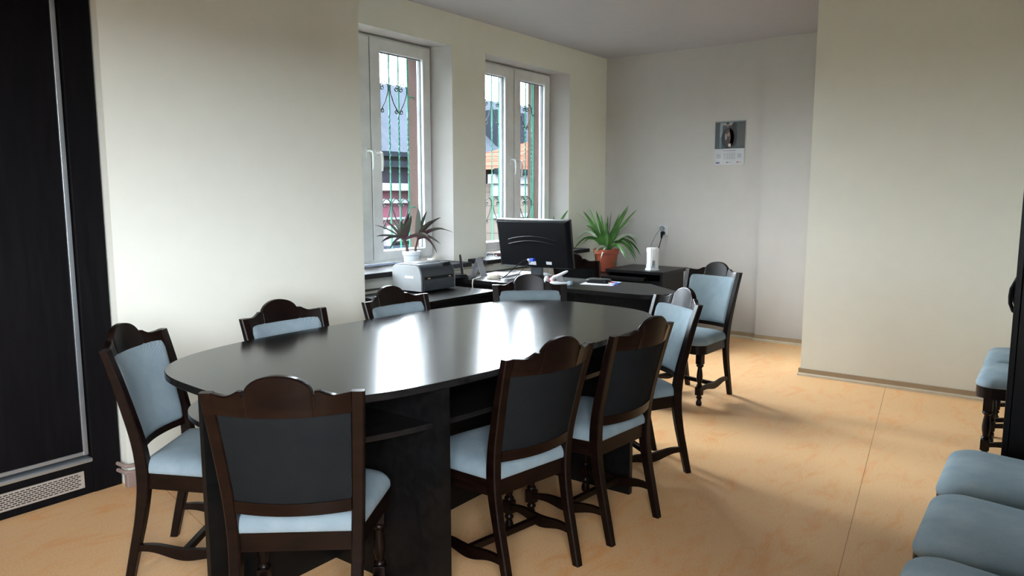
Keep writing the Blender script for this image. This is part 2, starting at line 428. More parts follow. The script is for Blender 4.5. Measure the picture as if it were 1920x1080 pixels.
def window(name, x0, xm, x1, loc_handles):
    z0, z1 = .845, 2.49
    fr = MB(); bars_frame(fr, x0, x1, z0, z1, 4.062, 4.128, .05, .05, .045, .05)
    root = struct(fr.build(name, M['pvc']))
    gaps = 0
    for (a, c, right) in ((x0 + .012, xm - .004, False), (xm + .004, x1 - .012, True)):
        s = MB(); bars_frame(s, a, c, z0 + .022, z1 - .014, 4.046, 4.116, .097 if right else .085, .085 if right else .128, .072, .090, .008)
        so = s.build('sash', M['pvc'], root)
        il, ir = a + (.097 if right else .085), c - (.085 if right else .128)
        ib, it = z0 + .094, z1 - .104
        g = MB(); g.box(il - .004, ir + .004, 4.082, 4.086, ib - .004, it + .004); g.build('window_pane', M['glass'], so)
        g = MB()
        for (u0, u1, v0, v1) in ((il - .001, il + .006, ib, it), (ir - .006, ir + .001, ib, it), (il, ir, ib - .001, ib + .005), (il, ir, it - .005, it + .001)):
            g.box(u0, u1, 4.074, 4.098, v0, v1)
        g.build('gasket', M['gasket'], so)
    g = MB(); g.box(xm - .004, xm + .004, 4.055, 4.07, z0 + .03, z1 - .02); g.build('sash_gap', M['gasket'], root)
    for x, z in loc_handles: handle(x, z, root)
    return root
window('window_1', 3.100, 3.752, 4.395, [(3.705, 1.655), (3.793, 1.645)])
window('window_2', 4.925, 5.490, 6.078, [(5.430, 1.655), (5.520, 1.645)])
# stone sills
def sill(name, x0, x1, ya=3.68):
    b = MB(); b.box(x0, x1, ya, 4.062, .797, .832, bev=.004)
    return struct(b.build(name, M['stone']))
sill('trim_2', 3.097, 4.436); sill('trim_3', 4.625, 6.24)
# outer jamb render
b = MB(); b.box(4.402, 4.428, 4.13, 4.319, .80, 2.49); b.box(6.085, 6.113, 4.13, 4.319, .80, 2.49)
struct(b.build('trim_4', M['brickjamb']))
# back window frame
fr = MB(); Y0, Y1 = YR - .16, YR - .09
fr.box(RX0, RX1, Y0, Y1, BZ0, BZ0 + .05); fr.box(RX0, RX1, Y0, Y1, BZ1 - .05, BZ1)
for k in range(4):
    x = RX0 + (RX1 - RX0 - .06) * k / 3; fr.box(x, x + .06, Y0 + .002, Y1 - .002, BZ0, BZ1)
struct(fr.build('window_3', M['pvc']))
fr = MB()
fr.box(XB - .16, XB - .09, BY0, BY1, BZ0, BZ0 + .05); fr.box(XB - .16, XB - .09, BY0, BY1, BZ1 - .05, BZ1)
for k in range(3):
    y = BY0 + (BY1 - BY0 - .06) * k / 2; fr.box(XB - .158, XB - .092, y, y + .06, BZ0, BZ1)
struct(fr.build('window_4', M['pvc']))

# iron grilles outside the windows
def curl(cx, cz, r0, turns, start, sgn, y=4.25, steps=16):
    return [(cx + sgn * r0 * (1 - .75 * k / steps) * cos(start + turns * 2 * pi * k / steps), y, cz + r0 * (1 - .75 * k / steps) * sin(start + turns * 2 * pi * k / steps)) for k in range(steps + 1)]
def grille(label, bars, posts, hearts, x0, x1, half):
    root = thing('window_grille', label, 'grille', (0, 0, 0), 0, 'green iron window grilles')
    Y = 4.25
    for x in bars:
        b = MB(); n = 40
        rings = []
        for k in range(n + 1):
            z = .86 + (2.46 - .86) * k / n
            tw = 0.0
            if 1.50 < z < 1.98: tw = (z - 1.50) / .48 * 5 * pi
            elif z >= 1.98: tw = 5 * pi
            rings.append([(x + .0075 * cos(tw + pi / 4 + q * pi / 2), Y + .0075 * sin(tw + pi / 4 + q * pi / 2), z) for q in range(4)])
        b.loft(rings); b.build('bar', M['green'], root, angle=50)
    for x in posts:
        b = MB(); b.box(x - .018, x + .018, Y - .004, Y + .010, .82, 2.50, bev=.002); b.build('post', M['green'], root)
    for z in (.86, 2.46):
        b = MB(); b.box(x0, x1, Y - .005, Y + .005, z - .012, z + .012); b.build('cross_rail', M['green'], root)
    for z in (1.255, 2.125):
        b = MB(); b.box(max(bars) + .0, max(posts), Y - .004, Y + .004, z - .005, z + .005); b.build('tie_bar', M['green'], root)
    for cx, zb in hearts:
        b = MB()
        for s in (-1, 1):
            r = .024
            p = curl(cx + s * (r + .002), zb + .125, r, -1.15, pi, s)[::-1]
            p = [(cx + s * (r + .002) + s * r * -.2, Y, zb + .125)] + p
            # from the top of the curl: out, over and down the outer bar, then diagonally to the centre bar
            h = half
            p2 = [(cx + s * .012, Y, zb + .150), (cx + s * .035, Y, zb + .172), (cx + s * (h * .62), Y, zb + .172), (cx + s * (h * .88), Y, zb + .148), (cx + s * (h - .010), Y, zb + .115),
                  (cx + s * (h - .016), Y, zb + .09), (cx + s * h * .55, Y, zb + .02), (cx + s * .010, Y, zb - .045)]
            b.tube(curl(cx + s * .027, zb + .128, .022, 1.2, pi * .75, s), .0045, 6)
            b.tube(p2, .0045, 6)
            b.tube(curl(cx + s * .026, zb - .043, .020, 1.15, pi, s), .0045, 6)
        b.build('scroll', M['darkgreen'], root)
    return root
k1 = [4.334 - .1007 * k for k in range(12)]
grille('green iron window grille with scrolled hearts outside the left window', k1, [4.425, 3.13], [(4.235 - .2014 * k, z) for k in range(5) for z in (2.045, 1.150)], 3.11, 4.43, .1007)
k2 = [6.055 - .106 * k for k in range(11)]
grille('green iron window grille with scrolled hearts outside the right window, behind the monitor', k2, [6.100, 4.925], [(5.949 - .212 * k, z) for k in range(5) for z in (2.045, 1.150)], 4.915, 6.11, .106)

# ------------------------------------------------------------------ dining chairs
AX = [(0, 0.0), (.12, .028), (.25, .058), (.38, .076), (.50, .068), (.62, .042), (.73, .014), (.84, -.018)]
OW = [(0, .186), (.2, .187), (.4, .193), (.6, .204), (.84, .219)]
def ax(z): return smoothtab(AX, z)
def ow(z): return smoothtab(OW, z)
def bow(c): return .054 * (1 - min(1, abs(c) / .19) ** 2)
def rail_top(c):
    c = abs(c)
    if c < .089: return .842 + .053 * sqrt(max(0, 1 - (c / .0893) ** 2)) ** 1.0
    if c < .095: return .842
    if c < .108: return .851
    if c < .150: return .851 - .017 * sin((c - .108) / .042 * pi / 2)
    return .834 + .003 * (c - .150) / .03
def rounded_poly(w_back, w_front, xb, xf, rf, rb, n=7):
    pts = []
    def corner(cx, cy, r, a0, a1):
        for k in range(n): a = a0 + (a1 - a0) * k / (n - 1); pts.append((cx + r * cos(a), cy + r * sin(a)))
    corner(xf - rf, w_front - rf, rf, 0, pi / 2)
    corner(xb + rb, w_back - rb, rb, pi / 2, pi)
    corner(xb + rb, -w_back + rb, rb, pi, 1.5 * pi)
    corner(xf - rf, -w_front + rf, rf, -pi / 2, 0)
    return pts
def make_chair(label):
    t = thing('dining_chair', label, 'chair')
    # rear legs carried up as back posts
    for s in (-1, 1):
        b = MB(); rings = []
        for k in range(29):
            z = .838 * k / 28
            d = lerp([(0, .030), (.2, .036), (.4, .046), (.6, .038), (.84, .028)], z) / 2
            wd = lerp([(0, .030), (.4, .034), (.84, .036)], z)
            co, ci = ow(z), ow(z) - wd; a = ax(z); e = .004
            pr = [(a - d, ci + e), (a - d + e, ci), (a + d - e, ci), (a + d, ci + e), (a + d, co - e), (a + d - e, co), (a - d + e, co), (a - d, co - e)]
            rings.append([(p, s * q, z) for p, q in pr])
        b.loft(rings); b.build('rear_leg', M['chairwood'], t, angle=40)
    # turned front legs
    for s in (-1, 1):
        b = MB(); cx, cy = .392, s * .192
        b.box(cx - .021, cx + .021, cy - .021, cy + .021, .275, .350, bev=.003)
        prof = [(.012, .278), (.022, .272), (.024, .265), (.020, .258), (.014, .252), (.0135, .245), (.017, .225), (.0195, .195), (.019, .175), (.015, .155), (.0135, .143), (.018, .138), (.020, .133), (.016, .128), (.016, .120)]
        b.lathe(prof[::-1], (cx, cy, 0), 18)
        b.box(cx - .020, cx + .020, cy - .020, cy + .020, .070, .125, bev=.003)
        b.lathe([(.010, 0), (.016, .002), (.019, .012), (.018, .024), (.013, .036), (.0125, .042), (.018, .050), (.019, .056), (.014, .064), (.014, .074)], (cx, cy, 0), 18)
        b.build('front_leg', M['chairwood'], t)
    # stretchers
    for s in (-1, 1):
        b = MB(); rings = []
        for k in range(21):
            u = k / 20; x = .028 + (.378 - .028) * u; y = s * (.172 + .018 * u)
            zc = .120 - .022 * u + .007 * sin(u * 3 * pi)
            h = .016 + .005 * cos(u * 2 * pi - pi)
            rings.append([(x, y - .009, zc - h), (x, y + .009, zc - h), (x, y + .009, zc + h), (x, y - .009, zc + h)])
        b.loft(rings); b.build('stretcher', M['chairwood'], t)
    b = MB(); b.box(.195, .218, -.178, .178, .098, .124, bev=.004); b.build('stretcher', M['chairwood'], t)
    # seat apron and cushion
    b = MB(); po = rounded_poly(.182, .232, .066, .452, .075, .012)
    b.loft([[(x, y, .343) for x, y in po], [(x * 1.0, y, .347) for x, y in po], [(x, y, .400) for x, y in po]])
    b.build('seat_frame', M['chairwood'], t)
    b = MB(); cx = .256; rings = []
    for sc, z in ((.985, .398), (1.006, .401), (1.014, .409), (1.009, .419), (.985, .430), (.94, .441), (.865, .450), (.74, .457), (.5, .462), (.2, .464)):
        rings.append([(cx + (x - cx) * sc, y * sc, z) for x, y in po])
    b.loft(rings); b.build('seat_cushion', M['fabric'], t, angle=60)
    # crest rail with the arched crown
    cs = [-.1835, -.175, -.16, -.15, -.14, -.13, -.12, -.112, -.1081, -.1079, -.1, -.0951, -.0949, -.0895] + [.0893 * sin(pi / 2 * q / 12) for q in range(-12, 13)] + [.0895, .0949, .0951, .1, .1079, .1081, .112, .12, .13, .14, .15, .16, .175, .1835]
    b = MB(); rings = []
    for c in cs:
        T = rail_top(c); Z0 = .776
        def A(z): return ax(z) - bow(c)
        e = .004; th = .0125
        rings.append([(A(Z0) + th, c, Z0), (A(T) + th, c, T - e), (A(T) + th - e, c, T), (A(T) - th + e, c, T), (A(T) - th, c, T - e), (A(Z0) - th, c, Z0)])
    b.loft(rings); b.build('crest_rail', M['chairwood'], t, angle=40)
    # lower back rail
    b = MB(); rings = []
    for k in range(17):
        c = -.163 + .326 * k / 16
        rings.append([(ax(z) - bow(c) * .8 + d, c, z) for d, z in ((.011, .468), (.011, .506), (-.011, .506), (-.011, .468))])
    b.loft(rings); b.build('lower_rail', M['chairwood'], t)
    # upholstered back: padded front, flat cloth lining at the rear
    b = MB(); NU, NV = 22, 22
    def padpt(u, v, off):
        z = .490 + (.806 - .490) * v
        wz = ow(z) - .036
        c = u * wz
        f = .8 + .2 * v
        return (ax(z) - bow(c) * f + off, c, z)
    front = []
    for j in range(NV + 1):
        row = []
        for i in range(NU + 1):
            u = -1 + 2 * i / NU; v = j / NV
            u = math.copysign(abs(u) ** .8, u)
            vv = 2 * v - 1; vv = math.copysign(abs(vv) ** .8, vv)
            tk = (max(0, 1 - abs(u) ** 7) * max(0, 1 - abs(vv) ** 7)) ** .5
            # rounded upper corners
            uu = u * (1 - .06 * max(0, vv) ** 14)
            row.append(padpt(uu, (vv + 1) / 2, .008 + .019 * tk))
        front.append(row)
    V = [[b.bm.verts.new(p) for p in row] for row in front]
    Bk = {}
    for j in range(NV):
        for i in range(NU): b.face([V[j][i], V[j][i + 1], V[j + 1][i + 1], V[j + 1][i]])
    rim = [(j, 0) for j in range(NV + 1)] + [(NV, i) for i in range(1, NU + 1)] + [(j, NU) for j in range(NV - 1, -1, -1)] + [(0, i) for i in range(NU - 1, 0, -1)]
    R = [V[j][i] for j, i in rim]; R2 = [b.bm.verts.new(Vector(v.co) - Vector((.010, 0, 0))) for v in R]
    for k in range(len(R)): q = (k + 1) % len(R); b.face([R[k], R[q], R2[q], R2[k]])
    b.build('back_cushion', M['fabric'], t, angle=60)
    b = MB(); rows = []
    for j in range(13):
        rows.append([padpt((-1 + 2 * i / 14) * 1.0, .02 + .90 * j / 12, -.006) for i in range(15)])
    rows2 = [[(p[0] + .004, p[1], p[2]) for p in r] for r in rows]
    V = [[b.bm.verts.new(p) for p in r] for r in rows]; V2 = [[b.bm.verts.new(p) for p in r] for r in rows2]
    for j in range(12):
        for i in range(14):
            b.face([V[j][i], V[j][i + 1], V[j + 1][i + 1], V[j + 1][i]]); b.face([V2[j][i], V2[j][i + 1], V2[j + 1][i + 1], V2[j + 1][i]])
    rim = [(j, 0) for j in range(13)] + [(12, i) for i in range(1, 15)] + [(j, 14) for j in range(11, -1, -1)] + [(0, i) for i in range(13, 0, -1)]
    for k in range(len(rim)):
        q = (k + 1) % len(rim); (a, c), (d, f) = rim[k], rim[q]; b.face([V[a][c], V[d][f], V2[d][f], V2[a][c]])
    o = b.build('back_lining', M['lining'], t, angle=60); o['label'] = 'rear cloth of the backrest with shade put into its colour'
    return t
G1 = 'upholstered dining chairs'
CH = [
 (1.318, 2.668, -54.0, 'blue-grey upholstered dining chair at the left end of the oval table, beside the black wardrobe'),
 (1.196, 1.655, 39.6, 'nearest dining chair, large in front, its dark back turned to the viewer at the table'),
 (2.048, 1.372, 80.0, 'dining chair seen from behind on the near long side, second dark back from the left'),
 (2.599, 1.303, 84.5, 'dining chair seen from behind on the near long side, third dark back from the left'),
 (3.424, 1.528, 144.5, 'blue-grey dining chair at the right end of the oval table, turned to show its front'),
 (4.880, 1.905, 168.0, 'blue-grey dining chair standing free at the right end of the black desk'),
 (1.998, 2.722, -91.6, 'dining chair behind the table in front of the bare cream wall, only its top showing'),
 (2.638, 2.676, -91.7, 'dining chair behind the table in front of the printer'),
 (3.481, 2.452, -139.3, 'dining chair behind the far end of the table in front of the black desk'),
 (5.075, 3.120, 2.0, 'dining chair behind the desk between monitor and terracotta pot, back to the viewer'),
 (2.845, -.190, 90.0, 'farthest of the three pale seats in the foreground row, against the black cabinet'),
 (2.355, -.193, 90.0, 'middle of the three pale seats in the foreground row at lower right'),
 (1.865, -.197, 90.0, 'nearest of the three pale seats in the foreground row, cut by the frame bottom'),
 (4.535, -.165, 90.0, 'nearer of the two chairs half hidden behind the black cabinet at right, turned leg showing'),
 (5.040, -.160, 90.0, 'farther of the two chairs half hidden behind the black cabinet at right'),
]
proto = make_chair(CH[0][3]); proto['group'] = G1
for i, (x, y, a, lb) in enumerate(CH):
    o = proto if i == 0 else copy_tree(proto)
    o['label'] = lb; o.location = (x, y, 0); o.rotation_euler = (0, 0, rad(a))

# ------------------------------------------------------------------ oval conference table
TC = (2.326, 2.047); TR = rad(-3.84)
def oval(a, bb, e, n=120):
    P = []
    for k in range(n):
        th = 2 * pi * k / n; c, s_ = cos(th), sin(th)
        P.append((a * math.copysign(abs(c) ** (2 / e), c), bb * math.copysign(abs(s_) ** (2 / e), s_)))
    return P
tb = thing('conference_table', 'large black oval conference table ringed by dining chairs', 'table', (TC[0], TC[1], 0), TR)
b = MB(); P = oval(1.126, .568, 3.2)
b.loft([[(x * .997, y * .994, .745) for x, y in P], [(x, y, .748) for x, y in P], [(x, y, .767) for x, y in P], [(x * .998, y * .996, .770) for x, y in P]])
b.build('table_top', M['table'], tb, angle=15)
b = MB(); P = oval(1.065, .508, 3.2)
b.loft([[(x, y, .602) for x, y in P], [(x, y, .620) for x, y in P]]); b.build('lower_shelf', M['table'], tb)
ti = Matrix.Translation((TC[0], TC[1], 0)) @ Matrix.Rotation(TR, 4, 'Z'); ti = ti.inverted()
def slab(x0, x1, y0, y1, z0=0, z1=.745):
    b = MB(); b.box(x0, x1, y0, y1, z0, z1, mtx=ti); b.build('base_panel', M['black'], tb)
slab(1.722, 1.748, 1.548, 2.385); slab(2.905, 2.931, 1.49, 2.52)
slab(1.218, 1.722, 2.104, 2.126); slab(2.931, 3.40, 1.975, 1.997); slab(1.748, 2.905, 2.035, 2.058, .0)

# ------------------------------------------------------------------ built-in wardrobe on the left
wd = thing('built_in_wardrobe', 'tall black built-in wardrobe with sliding door at the left edge', 'wardrobe', (0, 3.48, 0))
X0, X1 = -1.35, 1.592
b = MB(); b.box(1.468, X1, .0, .60, 0, CEIL - .002, bev=.003); b.box(X0, X0 + .10, .0, .60, 0, CEIL - .002); b.box(X0 + .1, 1.468, .58, .60, 0, CEIL - .002)
b.box(X0 + .1, 1.468, .0, .58, 2.62, CEIL - .002)
b.build('carcass', M['wardrobe'], wd)
b = MB(); b.box(X0 + .1, 1.468, .004, .05, 0, .148, bev=.002); b.build('plinth', M['wardrobe'], wd)
b = MB(); b.box(X0 + .1, 1.468, -.006, .10, .148, .168, bev=.006); b.build('bottom_track', M['alu'], wd)
for (x0, x1, yy) in ((.40, 1.462, .022), (X0 + .1, .44, .058)):
    b = MB(); b.box(x0 + .02, x1 - .02, yy + .004, yy + .020, .19, 2.60)
    d = b.build('sliding_door', M['wardrobe'], wd)
    b = MB()
    b.box(x1 - .022, x1, yy - .004, yy + .026, .178, 2.615, bev=.003); b.box(x0, x0 + .022, yy - .004, yy + .026, .178, 2.615, bev=.003)
    b.box(x0 + .02, x1 - .02, yy, yy + .024, .178, .196, bev=.002); b.box(x0 + .02, x1 - .02, yy, yy + .024, 2.595, 2.615, bev=.002)
    b.build('door_frame', M['alu'], d)
b = MB(); gx0, gx1 = 1.005, 1.427
b.box(gx0, gx1, -.002, .004, .036, .114, bev=.001)
g = b.build('ventilation_grille', M['grillealu'], wd); g['label'] = 'pale metal plate with rows of slots'
b = MB()
for r in range(7):
    z = .046 + r * .0092
    x = gx0 + .014 + (.010 if r % 2 else 0)
    while x < gx1 - .030:
        b.box(x, x + .0165, -.0026, -.0018, z, z + .0042); x += .0215
b.build('vent_slots', M['void'], g)

# ------------------------------------------------------------------ black cabinet by the right wall
cb = thing('tall_cabinet', 'tall black cabinet with a bow handle at the right edge of the frame', 'cabinet', (3.70, -.12, 0))
b = MB(); b.box(-.48, .52, -.22, .215, 0, 1.98, bev=.003); b.build('body', M['black'], cb)
b = MB(); b.box(-.478, .018, .217, .236, .06, 1.975, bev=.002); d1 = b.build('door', M['black'], cb)
b = MB(); b.box(.022, .518, .217, .236, .06, 1.975, bev=.002); d2 = b.build('door', M['black'], cb)
for d, xx in ((d1, -.10), (d2, .10)):
    b = MB(); b.tube([(xx, .234, 0.880), (xx, .250, 0.890), (xx, .262, 0.920), (xx, .264, 0.950), (xx, .262, 0.980), (xx, .250, 1.010), (xx, .234, 1.020)], .0075, 8)
    b.build('handle', M['blackplastic'], d)

# unseen block added behind the camera to shade the near chairs
b = MB(); b.box(-1.10, -.30, .28, 1.25, 0, 1.10); struct(b.build('light_blocker', M['black']))

# ------------------------------------------------------------------ desk group by the windows
dk = thing('office_desk', 'long black office desk under the second window, with rounded right end', 'desk', (4.4, 2.8, 0))
def rel(poly, o=(4.4, 2.8)): return [(x - o[0], y - o[1]) for x, y in poly]
def arc(cx, cy, r, a0, a1, n=8): return [(cx + r * cos(rad(a0 + (a1 - a0) * k / n)), cy + r * sin(rad(a0 + (a1 - a0) * k / n))) for k in range(n + 1)]
top = [(4.665, 2.24), (5.05, 3.0), (5.05, 3.62), (4.118, 3.62), (4.118, 2.2)] + arc(4.30, 2.10, .178, 175, 285, 9) + [(4.395, 1.955)]
top = [(4.668, 2.26), (4.668, 3.05), (4.85, 3.25), (4.85, 3.615), (4.118, 3.615), (4.118, 2.15)] + arc(4.30, 2.105, .178, 170, 280, 9) + [(4.385, 1.945), (4.42, 1.965)]
b = MB(); b.prism(rel(top), .712, .740); b.build('desk_top', M['black'], dk, angle=30)
b = MB(); b.box(-.225, -.205, -.785, -.235, .10, .712); b.build('modesty_panel', M['black'], dk)
b = MB(); b.box(-.225, -.205, -.225, .775, .10, .712); b.build('modesty_panel', M['black'], dk)
b = MB(); b.box(-.222, -.210, -.235, -.225, .10, .712); b.build('panel_joint', M['void'], dk)
b = MB(); b.box(-.26, .22, .775, .80, 0, .712); b.build('side_panel', M['black'], dk)
b = MB(); b.box(-.10, .20, -.53, -.505, 0, .712); b.build('side_panel', M['black'], dk)

ps = thing('printer_stand', 'low black side table under the grey printer', 'table', (3.51, 3.38, 0))
b = MB(); b.box(-.30, .50, -.28, .295, .672, .700, bev=.002); b.build('stand_top', M['black'], ps)
b = MB(); b.box(-.29, -.265, -.26, .285, 0, .672); b.box(.465, .49, -.26, .285, 0, .672); b.build('side_panel', M['black'], ps)
b = MB(); b.box(-.265, .465, -.255, -.237, .05, .672); b.build('front_panel', M['black'], ps)

pr = thing('laser_printer', 'grey and black laser printer on the side table below the left window', 'printer', (3.565, 3.395, .700))
W_, D_, H_ = .345, .275, .190
def pprof(off=0):  # side profile (y depth, z height), rounded top front edge
    return [(0 + off, .012), (0 + off, .085), (.004 + off, .125)] + [(.062 - .055 * cos(rad(a)) , .130 + (H_ - .130 - off) * sin(rad(a))) for a in (15, 35, 55, 75, 90)] + [(D_ - .03, H_ - off), (D_ - off, H_ - .02), (D_ - off, .012)]
b = MB(); pf = pprof()
b.loft([[(x, y, z) for y, z in pf] for x in (.012, W_ - .012)]); b.build('body', M['darkplastic'], pr)
for x0, x1 in ((0, .014), (W_ - .014, W_)):
    b = MB(); pp = [(y * .985 + .004, z * .965) for y, z in pf]
    b.loft([[(x, y, z) for y, z in pp] for x in (x0, x1)]); b.build('side_cover', M['greyplastic'], pr)
b = MB(); b.box(.06, W_ - .06, .085, .235, H_ - .001, H_ + .003, bev=.001); b.box(.075, W_ - .075, .10, .22, H_ + .001, H_ + .004); b.build('output_tray', M['blackplastic'], pr)
b = MB(); b.box(.03, W_ - .03, -.003, .01, .088, .108); b.build('paper_slot', M['void'], pr)
b = MB(); b.box(.02, W_ - .02, -.006, .01, .014, .066, bev=.004); b.build('paper_tray', M['darkplastic'], pr)
b = MB(); b.box(.24, .31, .018, .075, H_ - .028, H_ + .002, bev=.006); b.build('control_panel', M['blackplastic'], pr)
b = MB()
for xx in (.06, .27): b.box(xx, xx + .022, -.005, .0, .092, .100, bev=.001)
b.build('latch', plain('brass_tint_plastic', (.45, .34, .20), .4), pr)
b = MB(); b.box(-.0012, .0, .075, .155, .096, .112); b.build('rating_label', M['paper'], pr)

# router with antenna on the desk corner
rt = thing('wifi_router', 'small black router with a raised antenna on the left corner of the desk', 'router', (4.130, 3.548, .740), rad(-40))
b = MB()
b.loft([[(x * s, y * s * .62, z) for x, y in oval(.066, .066, 3, 28)] for s, z in ((.9, 0), (1, .006), (1, .020), (.86, .030), (.6, .034))]); b.build('router_body', M['gloss'], rt)
b = MB(); b.tube([(.020, -.012, .03), (.018, -.012, .055), (.010, -.012, .12), (.004, -.012, .172), (.003, -.012, .180)], [.009, .0095, .010, .008, .004], 10); b.build('antenna', M['blackplastic'], rt)
# tent card
tcd = MB()
m = Matrix.Translation((4.285, 3.490, .740)) @ Matrix.Rotation(rad(-68), 4, 'Z')
for pts in ([(-.045, -.07, .001), (.002, -.07, .150), (.002, .07, .150), (-.045, .07, .001)], [(.045, -.07, .001), (-.002, -.07, .150), (-.002, .07, .150), (.045, .07, .001)]):
    nrm = Vector((.0012, 0, .0004))
    tcd.loft([[m @ Vector(p) for p in pts], [m @ (Vector(p) + nrm) for p in pts]])
tag(tcd.build('tent_card', M['paper']), 'white folded tent card standing on the desk beside the router', 'card')
# paper stack, mouse
b = MB()
for k, (dx, a) in enumerate(((0, 4), (.004, -3), (-.003, 9))):
    mm = Matrix.Translation((4.50 + dx, 3.440, .740 + .004 * k)) @ Matrix.Rotation(rad(a), 4, 'Z')
    b.box(-.105, .105, -.112, .112, .0, .0038, mtx=mm)
tag(b.build('paper_stack', M['paper']), 'small stack of white sheets on the desk left of the monitor', 'paper')
ms = thing('computer_mouse', 'pale beige computer mouse on the desk in front of the paper stack', 'mouse', (4.27, 3.335, .740), rad(-75))
b = MB(); b.loft([[(x * s, y * s, z) for x, y in oval(.055, .031, 2.3, 24)] for s, z in ((.95, 0), (1, .006), (.97, .018), (.82, .029), (.5, .035), (.15, .037))]); b.build('shell', M['beige'], ms)
b = MB(); b.box(.018, .036, -.003, .003, .028, .036, bev=.001); b.build('scroll_wheel', M['darkplastic'], ms)

# monitor, seen from the rear, tilted
mo = thing('computer_monitor', 'large black monitor seen from behind on the desk', 'monitor', (4.56, 3.135, .740), rad(3))
mt = Matrix.Translation((-.112, 0, .432)) @ Matrix.Rotation(rad(-10.5), 4, 'Y')   # local: x toward screen side, z down from top edge
b = MB(); hw, hh = .316, .366
rings = []
for x, s in ((.046, .985), (.044, 1.0), (.020, 1.0), (.010, .985), (-.004, .95), (-.012, .91)):
    rings.append([mt @ Vector((x, u * hw * s, -hh / 2 + v * hh / 2 * s)) for u, v in ((-1, -1), (1, -1), (1, 1), (-1, 1))])
b.loft(rings); sh = b.build('housing', M['gloss'], mo, angle=20)
b = MB()
for zc in (-.15, -.185):
    pts = [mt @ Vector((-.013 - .006 * (1 - (u / .8) ** 2), u * hw * .82, zc + .030 * (1 - (u / .8) ** 2))) for u in [-.8 + 1.6 * k / 20 for k in range(21)]]
    b.tube(pts, .004, 6)
b.build('rear_rib', M['blackplastic'], sh)
b = MB(); b.box(.045, .048, -hw * .96, hw * .96, -hh * .94, -.012, mtx=mt); b.build('screen', M['darkpane'], mo)
b = MB()
b.box(-.0130, -.0118, -.02, .045, -.338, -.310, mtx=mt); b.box(-.0130, -.0118, -.155, -.108, -.330, -.308, mtx=mt)
b.build('sticker', M['paper'], mo)
b = MB()
b.loft([[(x, u * .045, z) for x, u in ((-.035, -1), (-.01, -1.1), (-.01, 1.1), (-.035, 1))] for z in (.012, .10, .21)]); b.build('stand_neck', M['darkplastic'], mo)
b = MB(); b.loft([[(x * s - .01, y * s, z) for x, y in oval(.09, .13, 2.6, 40)] for s, z in ((1, 0), (1, .006), (.93, .014), (.5, .022))]); b.build('stand_base', M['gloss'], mo)
# VGA plug and cable hanging from the monitor
vc = thing('monitor_cable', 'black video cable with a blue plug hanging from the rear of the monitor', 'cable', (4.43, 3.12, .740))
b = MB(); b.box(-.020, .012, -.040, -.005, .130, .152, bev=.003); b.build('plug', M['blue'], vc)
b = MB(); b.box(-.018, .008, -.004, .014, .134, .148, bev=.002); b.build('plug_collar', M['beige'], vc)
b = MB(); b.tube([(-.005, .014, .141), (-.02, .05, .13), (-.06, .10, .08), (-.11, .13, .03), (-.15, .15, .0055), (-.21, .14, .005), (-.25, .08, .005)], .0035, 8)
b.build('cord', M['blackplastic'], vc)
b = MB(); b.tube([(-.005, -.02, .135), (-.03, .03, .09), (-.055, .06, .04), (-.08, .08, .0045), (-.13, .07, .004)], .0025, 8); b.build('cord', M['blackplastic'], vc)
# white mains cord dropping over the desk front
b = MB(); b.tube([(4.33, 3.49, .7465), (4.22, 3.425, .7465), (4.128, 3.405, .7468), (4.112, 3.402, .7445), (4.105, 3.40, .73), (4.102, 3.40, .70), (4.100, 3.385, .62), (4.100, 3.36, .56), (4.10, 3.37, .50), (4.10, 3.40, .44), (4.10, 3.42, .30), (4.10, 3.43, .012)], .0045, 8)
tag(b.build('white_cord', M['beige']), 'thin off-white cord hanging over the front edge of the desk', 'cord')
# tape dispenser like white / pale-blue desk gadget
tp = thing('tape_dispenser', 'white and pale blue tape dispenser on the desk in front of the monitor', 'dispenser', (4.25, 2.74, .740), rad(100))
b = MB(); b.loft([[(x * s, y * s, z) for x, y in oval(.075, .032, 3, 24)] for s, z in ((.95, 0), (1, .005), (.97, .016), (.85, .022))]); b.build('base', M['white'], tp)
b = MB()
b.tube([(.05, 0, .018), (.058, 0, .035), (.045, 0, .052), (.01, 0, .064), (-.035, 0, .088), (-.055, 0, .098)], [.014, .015, .013, .012, .010, .006], 10)
b.build('arm', M['white'], tp)
b = MB(); b.lathe([(.010, -.010), (.022, -.010), (.022, .010), (.010, .010)], (0, 0, 0), 18); o = b.build('tape_roll', M['switchgrey'], tp); o.location = (-.005, 0, .04); o.rotation_euler = (rad(90), 0, 0)
b = MB(); b.box(-.085, -.060, -.02, .02, .004, .030, bev=.004); b.build('cutter', M['lightblue'], tp)
# red candy-like object
rc = thing('toy_figure', 'small red and white trinket on the desk in front of the monitor', 'trinket', (4.33, 2.855, .740))
b = MB(); b.lathe([(.006, 0), (.022, .004), (.026, .02), (.020, .034), (.006, .042)], (0, 0, 0), 16); b.build('red_part', M['red'], rc)
b = MB(); b.lathe([(.006, 0), (.018, .004), (.022, .020), (.016, .036), (.005, .046)], (-.012, .040, 0), 16); b.build('white_part', M['white'], rc)
